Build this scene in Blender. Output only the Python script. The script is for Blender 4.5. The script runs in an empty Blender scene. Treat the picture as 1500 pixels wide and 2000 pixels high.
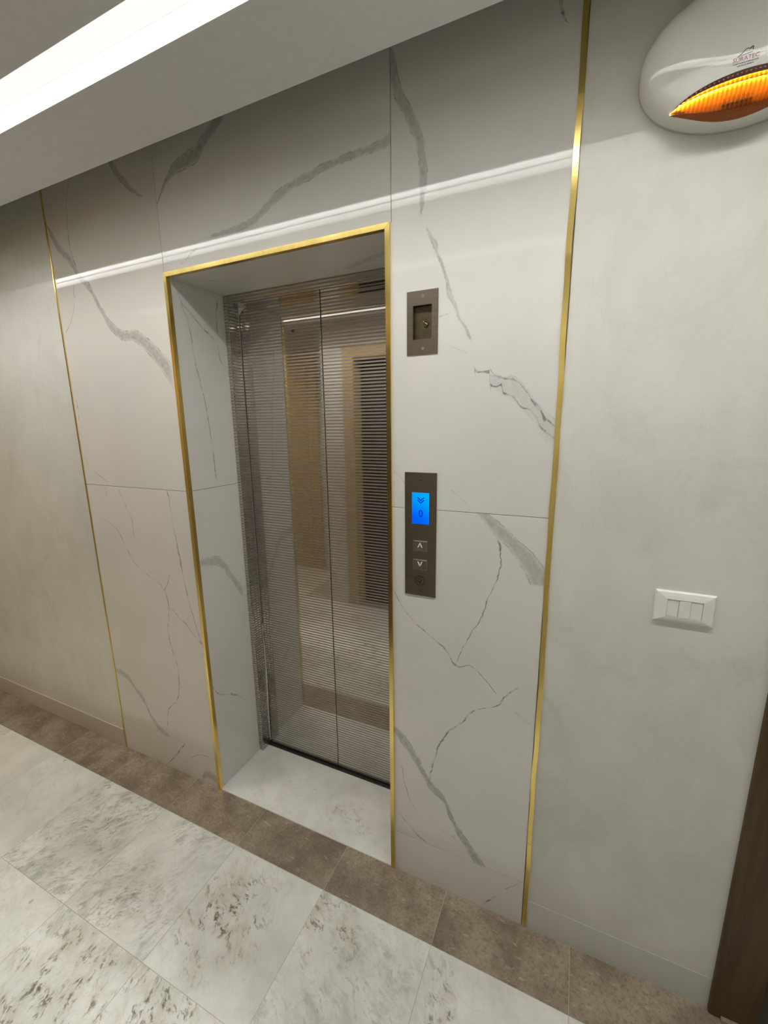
import bpy, bmesh, math, random
from mathutils import Vector, Matrix

# ------------------------------------------------------------------ camera, world, exposure
S = bpy.context.scene
COL = S.collection
cam_data = bpy.data.cameras.new('camera')
cam = bpy.data.objects.new('camera', cam_data)
COL.objects.link(cam)
cam_data.sensor_fit = 'HORIZONTAL'
cam_data.sensor_width = 36.0
cam_data.lens = 824.6 / 1500.0 * 36.0
cam_data.clip_start = 0.02
RX = Vector((0.91076122, 0.41276411, -0.01182325))
DN = Vector((0.07312913, -0.18940642, -0.97917176))
FW = Vector((-0.40640636, 0.89092705, -0.20268910))
cam.matrix_world = Matrix(((RX.x, -DN.x, -FW.x, 1.3447), (RX.y, -DN.y, -FW.y, -1.1416),
                           (RX.z, -DN.z, -FW.z, 1.5795), (0, 0, 0, 1)))
S.camera = cam

world = bpy.data.worlds.new('corridor_ambient')
S.world = world
world.use_nodes = True
world.node_tree.nodes['Background'].inputs['Color'].default_value = (0.9, 0.88, 0.84, 1)
world.node_tree.nodes['Background'].inputs['Strength'].default_value = 0.1
hall = bpy.data.lights.new('warm_left_fill', 'SPOT')  # unseen lamp, added to warm and brighten the left side
hall.energy = 58.0
hall.color = (1.0, 0.76, 0.44)
hall.spot_size = math.radians(150)
hall.spot_blend = 0.8
hall.shadow_soft_size = 0.06
left_fill_o = bpy.data.objects.new('warm_left_fill', hall)
left_fill_o.location = (-2.1, -1.60, 2.60)
COL.objects.link(left_fill_o)
S.view_settings.view_transform = 'Standard'
S.view_settings.look = 'None'
S.view_settings.gamma = 1.0
S.view_settings.use_curve_mapping = False
S.view_settings.exposure = 0.0
STRIP_LIGHT = 12.0           # radiance of the visible diode rows in the ceiling slots
FROST_LIGHT = 1.0           # radiance of the frosted panels beside them
LIT_X0 = -1.6                # left end of the lights
BEAM_WATTS = 23.0            # light thrown down by each diode row
BEAM_SPREAD = math.radians(156)
STRIP_COLOR = (1.0, 0.995, 0.965)

# ------------------------------------------------------------------ main dimensions (metres; wall face at y=0, floor at z=0)
XL, XR = -0.623, 1.297        # brass strips left and right of the marble
OW, OH = 0.852, 2.100         # outer size of the brass door frame
ZJ = 1.338                    # horizontal joint of the marble slabs
ZB = 0.163                    # top of the bottom slab row
TOP = 2.62                    # upper ceiling
RAFT = 2.355                  # underside of the dropped ceiling
YF = -1.34                    # opposite wall
YD = 0.317                    # lift door plane
YS = 0.255                    # front of the steel frame
T = 0.391                     # floor tile pitch
random.seed(4)

# ------------------------------------------------------------------ helpers
def finish(name, bm, mat=None, parent=None, smooth=False, **props):
    me = bpy.data.meshes.new(name)
    bmesh.ops.recalc_face_normals(bm, faces=bm.faces)
    o = bpy.data.objects.new(name, me)
    if parent is not None:
        off = parent_loc(parent)
        bmesh.ops.translate(bm, verts=bm.verts, vec=-off)
        o.parent = parent
    bm.to_mesh(me)
    bm.free()
    if smooth:
        for p in me.polygons:
            p.use_smooth = True
    COL.objects.link(o)
    if mat is not None:
        me.materials.append(mat)
    for k, v in props.items():
        o[k] = v
    return o

def parent_loc(p):
    v = Vector((0, 0, 0))
    while p is not None:
        v = v + p.location
        p = p.parent
    return v

def add_box(bm, x0, x1, y0, y1, z0, z1, bevel=0.0, seg=1):
    r = bmesh.ops.create_cube(bm, size=1.0)
    vs = r['verts']
    for v in vs:
        v.co = Vector(((x0 + x1) / 2 + v.co.x * (x1 - x0), (y0 + y1) / 2 + v.co.y * (y1 - y0),
                       (z0 + z1) / 2 + v.co.z * (z1 - z0)))
    if bevel > 0:
        es = list({e for v in vs for e in v.link_edges})
        bmesh.ops.bevel(bm, geom=es, offset=bevel, segments=seg, affect='EDGES', profile=0.5)

def box(name, dims, mat, parent=None, bevel=0.0, seg=1, **props):
    bm = bmesh.new()
    if isinstance(dims[0], (int, float)):
        dims = [dims]
    for d in dims:
        add_box(bm, *d, bevel=bevel, seg=seg)
    return finish(name, bm, mat, parent, **props)

def add_prism(bm, pts, y0, y1):
    """outline given as (x, z) points, extruded along y"""
    a = [bm.verts.new((x, y0, z)) for x, z in pts]
    b = [bm.verts.new((x, y1, z)) for x, z in pts]
    n = len(pts)
    bm.faces.new(a)
    bm.faces.new(b[::-1])
    for i in range(n):
        bm.faces.new((a[i], b[i], b[(i + 1) % n], a[(i + 1) % n]))

def add_cyl(bm, x, z, y0, y1, r, n=24):
    add_prism(bm, [(x + r * math.cos(2 * math.pi * k / n), z + r * math.sin(2 * math.pi * k / n)) for k in range(n)], y0, y1)

def add_ring(bm, x, z, y0, y1, r0, r1, n=28):
    P = []
    for k in range(n):
        c, s = math.cos(2 * math.pi * k / n), math.sin(2 * math.pi * k / n)
        P.append([bm.verts.new((x + r * c, y, z + r * s)) for r, y in ((r0, y1), (r0, y0), (r1, y0), (r1, y1))])
    for k in range(n):
        A, B = P[k], P[(k + 1) % n]
        for j in range(4):
            bm.faces.new((A[j], A[(j + 1) % 4], B[(j + 1) % 4], B[j]))

def add_stroke(bm, pts, w, y0, y1):
    """thick polyline in the x-z plane made of prisms"""
    for (xa, za), (xb, zb) in zip(pts, pts[1:]):
        d = Vector((xb - xa, zb - za))
        d.normalize()
        nx, nz = -d.y * w / 2, d.x * w / 2
        e = d * (w * 0.25)
        add_prism(bm, [(xa + nx - e.x, za + nz - e.y), (xb + nx + e.x, zb + nz + e.y),
                       (xb - nx + e.x, zb - nz + e.y), (xa - nx - e.x, za - nz - e.y)], y0, y1)

def holed(bm, x0, x1, y0, y1, z0, z1, hx0, hx1, hz0, hz1):
    """slab with one rectangular hole"""
    xs, zs = (x0, hx0, hx1, x1), (z0, hz0, hz1, z1)
    V = {}
    for j, y in enumerate((y0, y1)):
        for i, x in enumerate(xs):
            for k, z in enumerate(zs):
                V[i, j, k] = bm.verts.new((x, y, z))
    for i in range(3):
        for k in range(3):
            if (i, k) != (1, 1):
                for j in (0, 1):
                    bm.faces.new((V[i, j, k], V[i + 1, j, k], V[i + 1, j, k + 1], V[i, j, k + 1]))
    for i in range(3):
        for k in (0, 3):
            bm.faces.new((V[i, 0, k], V[i + 1, 0, k], V[i + 1, 1, k], V[i, 1, k]))
            bm.faces.new((V[k, 0, i], V[k, 0, i + 1], V[k, 1, i + 1], V[k, 1, i]))
    for k in (1, 2):
        bm.faces.new((V[1, 0, k], V[2, 0, k], V[2, 1, k], V[1, 1, k]))
        bm.faces.new((V[k, 0, 1], V[k, 0, 2], V[k, 1, 2], V[k, 1, 1]))

def text_bm(body, size, fn):
    """lettering as a mesh; fn maps (u, v) on the text plane to a point"""
    cu = bpy.data.curves.new('lettering', 'FONT')
    cu.body = body
    cu.size = size
    cu.align_x = 'CENTER'
    cu.resolution_u = 3
    tmp = bpy.data.objects.new('lettering', cu)
    COL.objects.link(tmp)
    dg = bpy.context.evaluated_depsgraph_get()
    me = bpy.data.meshes.new_from_object(tmp.evaluated_get(dg))
    bm = bmesh.new()
    bm.from_mesh(me)
    for v in bm.verts:
        v.co = Vector(fn(v.co.x, v.co.y))
    bpy.data.objects.remove(tmp)
    bpy.data.meshes.remove(me)
    bpy.data.curves.remove(cu)
    return bm

def structure(o, label=None):
    o['kind'] = 'structure'
    if label:
        o['label'] = label
    return o

def empty(name, loc, **props):
    o = bpy.data.objects.new(name, None)
    o.location = loc
    o.empty_display_size = 0.05
    COL.objects.link(o)
    for k, v in props.items():
        o[k] = v
    return o

# ------------------------------------------------------------------ materials
class NT:
    """small node-tree builder"""
    def __init__(s, tree):
        s.t = tree
    def n(s, kind, **kw):
        nd = s.t.nodes.new(kind)
        for k, v in kw.items():
            setattr(nd, k, v)
        return nd
    def link(s, a, b):
        s.t.links.new(a, b)
    def put(s, sock, v):
        if hasattr(v, 'is_output') or isinstance(v, bpy.types.NodeSocket):
            s.link(v, sock)
        else:
            sock.default_value = v
    def m(s, op, a, b=0.0, c=None, clamp=False):
        nd = s.n('ShaderNodeMath', operation=op, use_clamp=clamp)
        s.put(nd.inputs[0], a)
        s.put(nd.inputs[1], b)
        if c is not None:
            s.put(nd.inputs[2], c)
        return nd.outputs[0]
    def step(s, v, lo, hi, a=0.0, b=1.0):
        nd = s.n('ShaderNodeMapRange', interpolation_type='SMOOTHSTEP')
        for i, x in enumerate((v, lo, hi, a, b)):
            s.put(nd.inputs[i], x)
        return nd.outputs[0]
    def mix(s, f, a, b, blend='MIX'):
        nd = s.n('ShaderNodeMix', data_type='RGBA', blend_type=blend)
        s.put(nd.inputs[0], f)
        s.put(nd.inputs[6], a)
        s.put(nd.inputs[7], b)
        return nd.outputs[2]
    def noise(s, vec, scale, detail=3.0, rough=0.55, dist=0.0):
        nd = s.n('ShaderNodeTexNoise')
        if vec is not None:
            s.link(vec, nd.inputs['Vector'])
        nd.inputs['Scale'].default_value = scale
        nd.inputs['Detail'].default_value = detail
        nd.inputs['Roughness'].default_value = rough
        nd.inputs['Distortion'].default_value = dist
        return nd
    def coord(s):
        return s.n('ShaderNodeTexCoord').outputs['Object']
    def mapping(s, vec, scale=(1, 1, 1), rot=(0, 0, 0), loc=(0, 0, 0)):
        nd = s.n('ShaderNodeMapping')
        s.link(vec, nd.inputs[0])
        s.put(nd.inputs['Location'], loc)
        s.put(nd.inputs['Rotation'], rot)
        s.put(nd.inputs['Scale'], scale)
        return nd.outputs[0]
    def bump(s, h, strength, distance=0.002):
        nd = s.n('ShaderNodeBump')
        nd.inputs['Strength'].default_value = strength
        nd.inputs['Distance'].default_value = distance
        s.link(h, nd.inputs['Height'])
        return nd.outputs[0]

def rgb(r, g, b):
    return (r, g, b, 1.0)

def new_mat(name, color=(0.8, 0.8, 0.8), rough=0.5, metal=0.0, spec=0.5):
    m = bpy.data.materials.new(name)
    m.use_nodes = True
    b = m.node_tree.nodes['Principled BSDF']
    b.inputs['Base Color'].default_value = rgb(*color)
    b.inputs['Roughness'].default_value = rough
    b.inputs['Metallic'].default_value = metal
    b.inputs['Specular IOR Level'].default_value = spec
    return m, NT(m.node_tree), b

def grained(name, c1, c2, scale, rough=0.5, metal=0.0, stretch=(1, 1, 1), bump=0.0, rv=0.1, detail=4.0, spec=0.5):
    """two-tone noisy material"""
    m, t, b = new_mat(name, c1, rough, metal, spec)
    v = t.mapping(t.coord(), stretch)
    n = t.noise(v, scale, detail)
    f = t.step(n.outputs[0], 0.3, 0.7)
    t.link(t.mix(f, rgb(*c1), rgb(*c2)), b.inputs['Base Color'])
    t.link(t.m('MULTIPLY_ADD', n.outputs[0], rv, rough - rv / 2), b.inputs['Roughness'])
    if bump:
        t.link(t.bump(n.outputs[0], bump), b.inputs['Normal'])
    return m

def vein_group():
    g = bpy.data.node_groups.new('marble_vein', 'ShaderNodeTree')
    for nm in ('offset', 'halfwidth', 'body', 'edge', 'mottle', 'gate', 'range'):
        g.interface.new_socket(nm, in_out='INPUT', socket_type='NodeSocketFloat')
    g.interface.new_socket('mask', in_out='OUTPUT', socket_type='NodeSocketFloat')
    t = NT(g)
    i = t.n('NodeGroupInput').outputs
    d = t.m('ABSOLUTE', i['offset'])
    body = t.step(d, t.m('MULTIPLY', i['halfwidth'], 0.45), t.m('MULTIPLY', i['halfwidth'], 1.15), 1.0, 0.0)
    body = t.m('MULTIPLY', t.m('MULTIPLY', body, i['body']), i['mottle'])
    ed = t.step(t.m('ABSOLUTE', t.m('SUBTRACT', d, i['halfwidth'])), 0.0006, 0.0032, 1.0, 0.0)
    ed = t.m('MULTIPLY', t.m('MULTIPLY', ed, i['edge']), i['gate'])
    o = t.n('NodeGroupOutput')
    t.link(t.m('MULTIPLY', t.m('ADD', body, ed), i['range']), o.inputs[0])
    return g
VEIN = vein_group()

def curve_node(t, fac, pts):
    nd = t.n('ShaderNodeFloatCurve')
    t.link(fac, nd.inputs['Value'])
    c = nd.mapping.curves[0]
    while len(c.points) < len(pts):
        c.points.new(0.5, 0.5)
    for p, (x, y) in zip(c.points, sorted(pts)):
        p.location = (x, y)
        p.handle_type = 'AUTO_CLAMPED'
    nd.mapping.update()
    return nd.outputs[0]

def vein_sum(t, vec, axes, veins, wobble=0.0125):
    """darkening mask of all veins; every vein is a curve b = f(a) on the slab"""
    sep = t.n('ShaderNodeSeparateXYZ')
    t.link(vec, sep.inputs[0])
    ab = (sep.outputs[axes[0]], sep.outputs[axes[1]])
    wob = t.noise(vec, 24.0, 8.0, 0.70).outputs['Color']
    ws = t.n('ShaderNodeSeparateXYZ')
    t.link(wob, ws.inputs[0])
    wob = t.m('MULTIPLY', t.m('SUBTRACT', ws.outputs[0], 0.5), wobble * 2)
    nm = t.noise(vec, 60.0, 4.0, 0.6).outputs[0]
    mott = t.m('MULTIPLY_ADD', nm, 1.5, 0.0)
    gate = t.step(ws.outputs[1], 0.42, 0.60, 0.12, 1.0)
    gate2 = t.m('MULTIPLY', t.step(t.noise(vec, 26.0, 3.0).outputs[0], 0.40, 0.58, 0.25, 1.15), mott)
    total = None
    for kind, ax, a, pts in veins:
        A = [p[ax] for p in pts]
        B = [p[1 - ax] for p in pts]
        Wd = [p[2] / 1000.0 for p in pts]
        a0, a1, b0, b1, w1 = min(A), max(A), min(B), max(B), max(Wd)
        b1 = max(b1, b0 + 0.002)
        tt = t.m('DIVIDE', t.m('SUBTRACT', ab[ax], a0), a1 - a0)
        c = curve_node(t, tt, [((x - a0) / (a1 - a0), (y - b0) / (b1 - b0)) for x, y in zip(A, B)])
        w = curve_node(t, tt, [((x - a0) / (a1 - a0), q / w1) for x, q in zip(A, Wd)])
        rng = t.m('MULTIPLY', t.step(tt, -0.03, 0.02), t.step(tt, 0.98, 1.03, 1.0, 0.0))
        cosn = math.cos(math.atan2(b1 - b0, a1 - a0))
        off = t.m('SUBTRACT', ab[1 - ax], t.m('MULTIPLY_ADD', c, b1 - b0, b0))
        off = t.m('MULTIPLY', t.m('ADD', off, wob), cosn)
        g = t.n('ShaderNodeGroup', node_tree=VEIN)
        body, edge = {'ribbon': (0.72, 0.70), 'crack': (1.15, 0.0), 'lines': (0.22, 1.0)}[kind]
        t.link(off, g.inputs['offset'])
        t.link(t.m('MULTIPLY', w, w1), g.inputs['halfwidth'])
        g.inputs['body'].default_value = body * a
        g.inputs['edge'].default_value = edge * a
        t.link(gate2 if kind == 'crack' else mott, g.inputs['mottle'])
        t.link(gate, g.inputs['gate'])
        t.link(rng, g.inputs['range'])
        total = g.outputs[0] if total is None else t.m('ADD', total, g.outputs[0])
    return total

def slab_mat(name, veins, axes=(0, 2), tone=(0.69, 0.675, 0.64), seed=0.0):
    m, t, b = new_mat('marble_' + name, tone, 0.03)
    co = t.coord()
    v = t.mapping(co, loc=(seed, seed * 0.7, seed * 1.3))
    cl = t.step(t.noise(v, 2.2, 4.0).outputs[0], 0.35, 0.7)
    col = t.mix(cl, rgb(*tone), rgb(*[c * 0.93 for c in tone]))
    if veins:
        mk = t.m('MINIMUM', vein_sum(t, co, axes, veins), 0.92)
        col = t.mix(mk, col, rgb(0.205, 0.195, 0.185))
    t.link(col, b.inputs['Base Color'])
    t.link(t.bump(t.noise(v, 3.0, 1.0).outputs[0], 0.02, 0.01), b.inputs['Normal'])
    return m
VEINS={
'left_upper':[
 ('ribbon',0,0.85,[(-0.617,2.364,6.0),(-0.584,2.304,12.0),(-0.560,2.270,13.0),(-0.494,2.209,12.0),(-0.463,2.153,9.0),(-0.408,2.108,11.0),(-0.377,2.053,10.0),(-0.346,2.004,12.0),(-0.313,1.960,13.0),(-0.250,1.921,12.0),(-0.191,1.914,14.0),(-0.128,1.877,19.0),(-0.078,1.832,24.0),(-0.019,1.769,30.0)]),
 ('crack',1,0.90,[(-0.457,2.152,2.0),(-0.478,2.206,3.0),(-0.492,2.264,2.0),(-0.482,2.373,1.2),(-0.448,2.466,1.2)]),
 ('crack',1,0.90,[(-0.597,1.963,2.0),(-0.548,2.007,2.0),(-0.514,2.070,1.6),(-0.501,2.133,1.5)]),
 ('ribbon',1,0.75,[(-0.071,2.350,5.0),(-0.124,2.388,8.0),(-0.170,2.435,9.0),(-0.205,2.489,6.0)]),
 ('crack',1,0.80,[(-0.599,1.611,1.2),(-0.598,1.657,2.0),(-0.597,1.699,1.5)]),
 ('crack',0,0.80,[(-0.604,1.463,2.0),(-0.577,1.415,1.8),(-0.513,1.377,2.0),(-0.464,1.353,1.8)]),
],
'left_lower':[
 ('crack',1,0.90,[(-0.293,0.223,1.5),(-0.279,0.289,2.0),(-0.247,0.344,2.4),(-0.208,0.378,2.2),(-0.181,0.455,2.4),(-0.174,0.539,2.2),(-0.186,0.600,2.0),(-0.205,0.676,2.4),(-0.205,0.724,2.0),(-0.185,0.823,2.2),(-0.190,0.882,2.6),(-0.214,0.924,2.4),(-0.272,0.952,2.2),(-0.330,0.986,2.5),(-0.369,1.009,1.6),(-0.409,1.073,1.6),(-0.451,1.145,2.2),(-0.532,1.186,2.5)]),
 ('crack',1,0.80,[(-0.196,0.906,2.0),(-0.170,0.949,2.4),(-0.156,0.983,2.0)]),
 ('crack',0,0.85,[(-0.168,0.830,2.0),(-0.133,0.800,2.0),(-0.090,0.771,2.4),(-0.046,0.727,2.4),(-0.012,0.699,2.0)]),
 ('crack',1,0.75,[(-0.016,0.712,5.0),(-0.043,0.810,3.4),(-0.064,0.909,2.8),(-0.079,1.017,3.4),(-0.091,1.130,3.6),(-0.103,1.232,1.8),(-0.108,1.308,3.2),(-0.112,1.336,3.0)]),
 ('ribbon',0,0.70,[(-0.612,0.430,9.0),(-0.533,0.414,11.0),(-0.484,0.365,11.0),(-0.433,0.314,12.0),(-0.408,0.258,12.0),(-0.362,0.201,12.0),(-0.286,0.160,9.0)]),
 ('crack',1,0.45,[(-0.348,1.132,2.0),(-0.345,1.177,3.0),(-0.372,1.255,2.5),(-0.406,1.325,2.5)]),
 ('crack',1,0.35,[(-0.487,1.294,5.0),(-0.493,1.329,4.0)]),
],
'left_base':[
 ('crack',1,0.80,[(-0.337,-0.004,3.0),(-0.255,0.082,3.0),(-0.218,0.128,3.0),(-0.186,0.166,5.0)]),
 ('crack',0,0.60,[(-0.156,0.107,2.0),(-0.066,0.144,2.5),(-0.010,0.148,2.0)]),
 ('ribbon',0,0.75,[(-0.098,0.019,12.0),(-0.057,0.046,20.0),(-0.009,0.038,16.0)]),
],
'header':[
 ('ribbon',0,0.85,[(-0.009,2.301,2.0),(0.028,2.342,5.0),(0.070,2.382,10.0),(0.120,2.400,16.0),(0.189,2.412,20.0),(0.236,2.444,14.0),(0.277,2.467,12.0),(0.312,2.488,10.0)]),
 ('ribbon',0,0.75,[(0.234,2.175,3.0),(0.371,2.181,9.0),(0.432,2.204,10.0),(0.501,2.237,13.0),(0.583,2.259,11.0),(0.716,2.278,8.0),(0.825,2.283,12.0),(0.852,2.287,15.0)]),
 ('crack',0,0.40,[(0.080,2.114,2.0),(0.122,2.135,3.0),(0.164,2.154,3.0)]),
],
'right_upper':[
 ('ribbon',1,0.75,[(0.939,2.105,3.0),(0.942,2.200,9.0),(0.938,2.245,9.0),(0.924,2.288,11.0),(0.902,2.337,12.0),(0.875,2.388,11.0),(0.862,2.438,9.0),(0.853,2.484,5.0)]),
 ('ribbon',1,0.55,[(1.073,1.792,2.0),(1.048,1.838,3.6),(1.035,1.869,4.0),(1.019,1.899,4.5),(1.009,1.933,3.0),(0.998,1.974,2.2),(0.984,2.003,2.0),(0.972,2.037,5.0),(0.963,2.050,4.0),(0.953,2.068,1.5)]),
 ('crack',1,0.80,[(1.260,2.400,1.5),(1.251,2.418,3.0),(1.242,2.450,4.0)]),
 ('crack',0,1.00,[(1.086,1.714,5.0),(1.104,1.709,2.0),(1.124,1.709,3.0),(1.127,1.685,3.0),(1.131,1.658,2.0)]),
 ('ribbon',0,0.30,[(1.127,1.689,8.0),(1.147,1.680,14.0),(1.164,1.671,17.0),(1.189,1.663,22.0),(1.221,1.630,20.0),(1.241,1.608,20.0),(1.261,1.579,24.0),(1.290,1.551,26.0)]),
 ('crack',0,1.00,[(1.130,1.676,2.0),(1.145,1.673,1.6),(1.156,1.675,3.0),(1.161,1.657,3.4),(1.175,1.649,2.4),(1.188,1.642,3.4),(1.205,1.621,3.0),(1.225,1.612,1.6),(1.245,1.592,2.4),(1.261,1.565,2.6),(1.273,1.556,3.0),(1.291,1.541,3.0)]),
 ('crack',0,0.60,[(1.126,1.714,2.0),(1.140,1.700,2.5),(1.158,1.692,2.5),(1.190,1.685,1.8),(1.220,1.652,2.0),(1.235,1.633,3.6),(1.252,1.615,3.0),(1.263,1.593,5.0),(1.270,1.586,2.5),(1.288,1.571,2.5)]),
 ('crack',0,0.70,[(1.229,1.639,2.0),(1.243,1.617,2.5),(1.256,1.604,3.0),(1.264,1.589,5.0),(1.268,1.586,2.0)]),
 ('crack',0,0.30,[(0.996,1.791,2.0),(1.028,1.778,2.5),(1.066,1.758,2.0)]),
 ('crack',0,0.40,[(0.990,1.854,2.5),(1.004,1.857,2.0),(1.023,1.861,1.0)]),
 ('crack',0,0.35,[(0.857,1.445,3.0),(0.881,1.425,3.0),(0.894,1.409,2.0)]),
 ('crack',0,0.30,[(1.030,1.398,2.0),(1.059,1.377,2.0),(1.083,1.354,2.0)]),
],
'right_lower':[
 ('ribbon',1,0.75,[(1.284,1.154,20.0),(1.257,1.204,22.0),(1.222,1.246,20.0),(1.187,1.276,19.0),(1.166,1.296,18.0),(1.139,1.322,14.0),(1.117,1.340,10.0)]),
 ('crack',1,0.95,[(1.062,0.880,1.2),(1.077,0.926,1.6),(1.097,0.971,1.6),(1.127,1.030,1.6),(1.143,1.091,1.5),(1.164,1.145,1.6),(1.174,1.203,1.6),(1.171,1.246,2.5),(1.167,1.262,3.0)]),
 ('crack',0,0.75,[(0.861,1.061,4.0),(0.890,1.013,3.0),(0.933,0.972,2.0),(0.988,0.933,2.0),(1.029,0.903,3.0),(1.048,0.870,3.0),(1.069,0.860,2.2),(1.100,0.872,2.0),(1.133,0.848,1.6),(1.178,0.805,1.5)]),
 ('crack',1,0.95,[(0.978,0.430,2.0),(0.993,0.505,2.2),(1.013,0.575,2.4),(1.034,0.621,2.8),(1.080,0.673,2.6),(1.112,0.720,3.0),(1.149,0.743,2.0),(1.185,0.764,2.4),(1.209,0.802,2.6),(1.243,0.836,2.2),(1.286,0.838,2.0)]),
 ('crack',0,0.40,[(1.198,0.775,1.6),(1.241,0.752,1.6),(1.287,0.721,1.8)]),
 ('ribbon',1,0.95,[(1.155,0.164,13.0),(1.135,0.192,15.0),(1.098,0.239,11.0),(1.061,0.296,6.0),(1.032,0.356,6.0),(1.016,0.373,12.0),(0.995,0.395,15.0),(0.980,0.411,10.0),(0.957,0.442,7.0),(0.911,0.515,14.0),(0.880,0.553,14.0),(0.854,0.582,10.0)]),
 ('crack',1,0.65,[(0.936,0.276,1.4),(0.911,0.314,1.6),(0.892,0.374,2.0),(0.878,0.445,2.0)]),
 ('crack',0,0.75,[(0.863,0.246,2.0),(0.904,0.213,2.4),(0.936,0.184,3.0),(0.966,0.170,2.6)]),
 ('crack',0,0.65,[(0.993,0.271,1.4),(1.025,0.242,1.6),(1.062,0.233,2.0),(1.096,0.211,2.0)]),
],
'right_base':[
 ('crack',1,0.95,[(1.171,0.019,3.5),(1.192,0.044,3.0),(1.208,0.067,2.5)]),
 ('crack',1,0.50,[(1.237,0.111,2.0),(1.257,0.134,2.0),(1.283,0.162,2.0)]),
],
'jamb_left':[
 ('crack',1,0.60,[(0.141,1.360,2.5),(0.135,1.425,3.0),(0.134,1.498,2.6),(0.118,1.665,3.0),(0.097,1.778,4.5),(0.085,1.846,4.0),(0.074,1.945,4.0),(0.048,2.019,4.0),(0.026,2.080,4.0)]),
 ('crack',0,0.70,[(0.054,2.013,3.0),(0.106,1.976,3.5),(0.145,1.945,4.0),(0.192,1.914,3.0)]),
 ('crack',1,0.60,[(0.234,1.815,3.0),(0.214,1.852,3.5),(0.209,1.902,2.0),(0.213,1.964,3.0),(0.223,2.060,4.0)]),
 ('ribbon',0,0.65,[(0.015,1.047,12.0),(0.059,1.042,12.0),(0.107,1.028,15.0),(0.147,0.981,15.0),(0.182,0.922,15.0),(0.230,0.844,18.0)]),
 ('crack',0,0.60,[(0.014,0.496,4.0),(0.045,0.444,3.0),(0.121,0.395,4.0),(0.159,0.360,5.0),(0.195,0.316,3.0)]),
],
}

def plaster_mat():
    m, t, b = new_mat('polished_plaster', (0.66, 0.645, 0.595), 0.28)
    co = t.coord()
    big = t.step(t.noise(co, 1.3, 4.0, 0.5, 0.0).outputs[0], 0.30, 0.72)
    fine = t.step(t.noise(t.mapping(co, (1, 1, 0.6)), 6.5, 8.0, 0.62, 0.4).outputs[0], 0.28, 0.75)
    f = t.m('MULTIPLY_ADD', big, 0.6, t.m('MULTIPLY', fine, 0.4), clamp=True)
    pc = t.mix(f, rgb(0.71, 0.70, 0.65), rgb(0.545, 0.535, 0.48))
    smudge = t.step(t.noise(co, 3.6, 8.0, 0.66, 1.2).outputs[0], 0.52, 0.74)
    pc = t.mix(t.m('MULTIPLY', smudge, 0.30), pc, rgb(0.43, 0.42, 0.365))
    trowel = t.step(t.m('ABSOLUTE', t.m('SUBTRACT', t.noise(co, 5.0, 5.0, 0.6, 0.8).outputs[0], 0.5)), 0.0, 0.012, 0.10, 0.0)
    t.link(t.mix(trowel, pc, rgb(0.42, 0.41, 0.36)), b.inputs['Base Color'])
    t.link(t.bump(t.noise(co, 16.0, 5.0, 0.6).outputs[0], 0.10, 0.004), b.inputs['Normal'])
    return m

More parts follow.
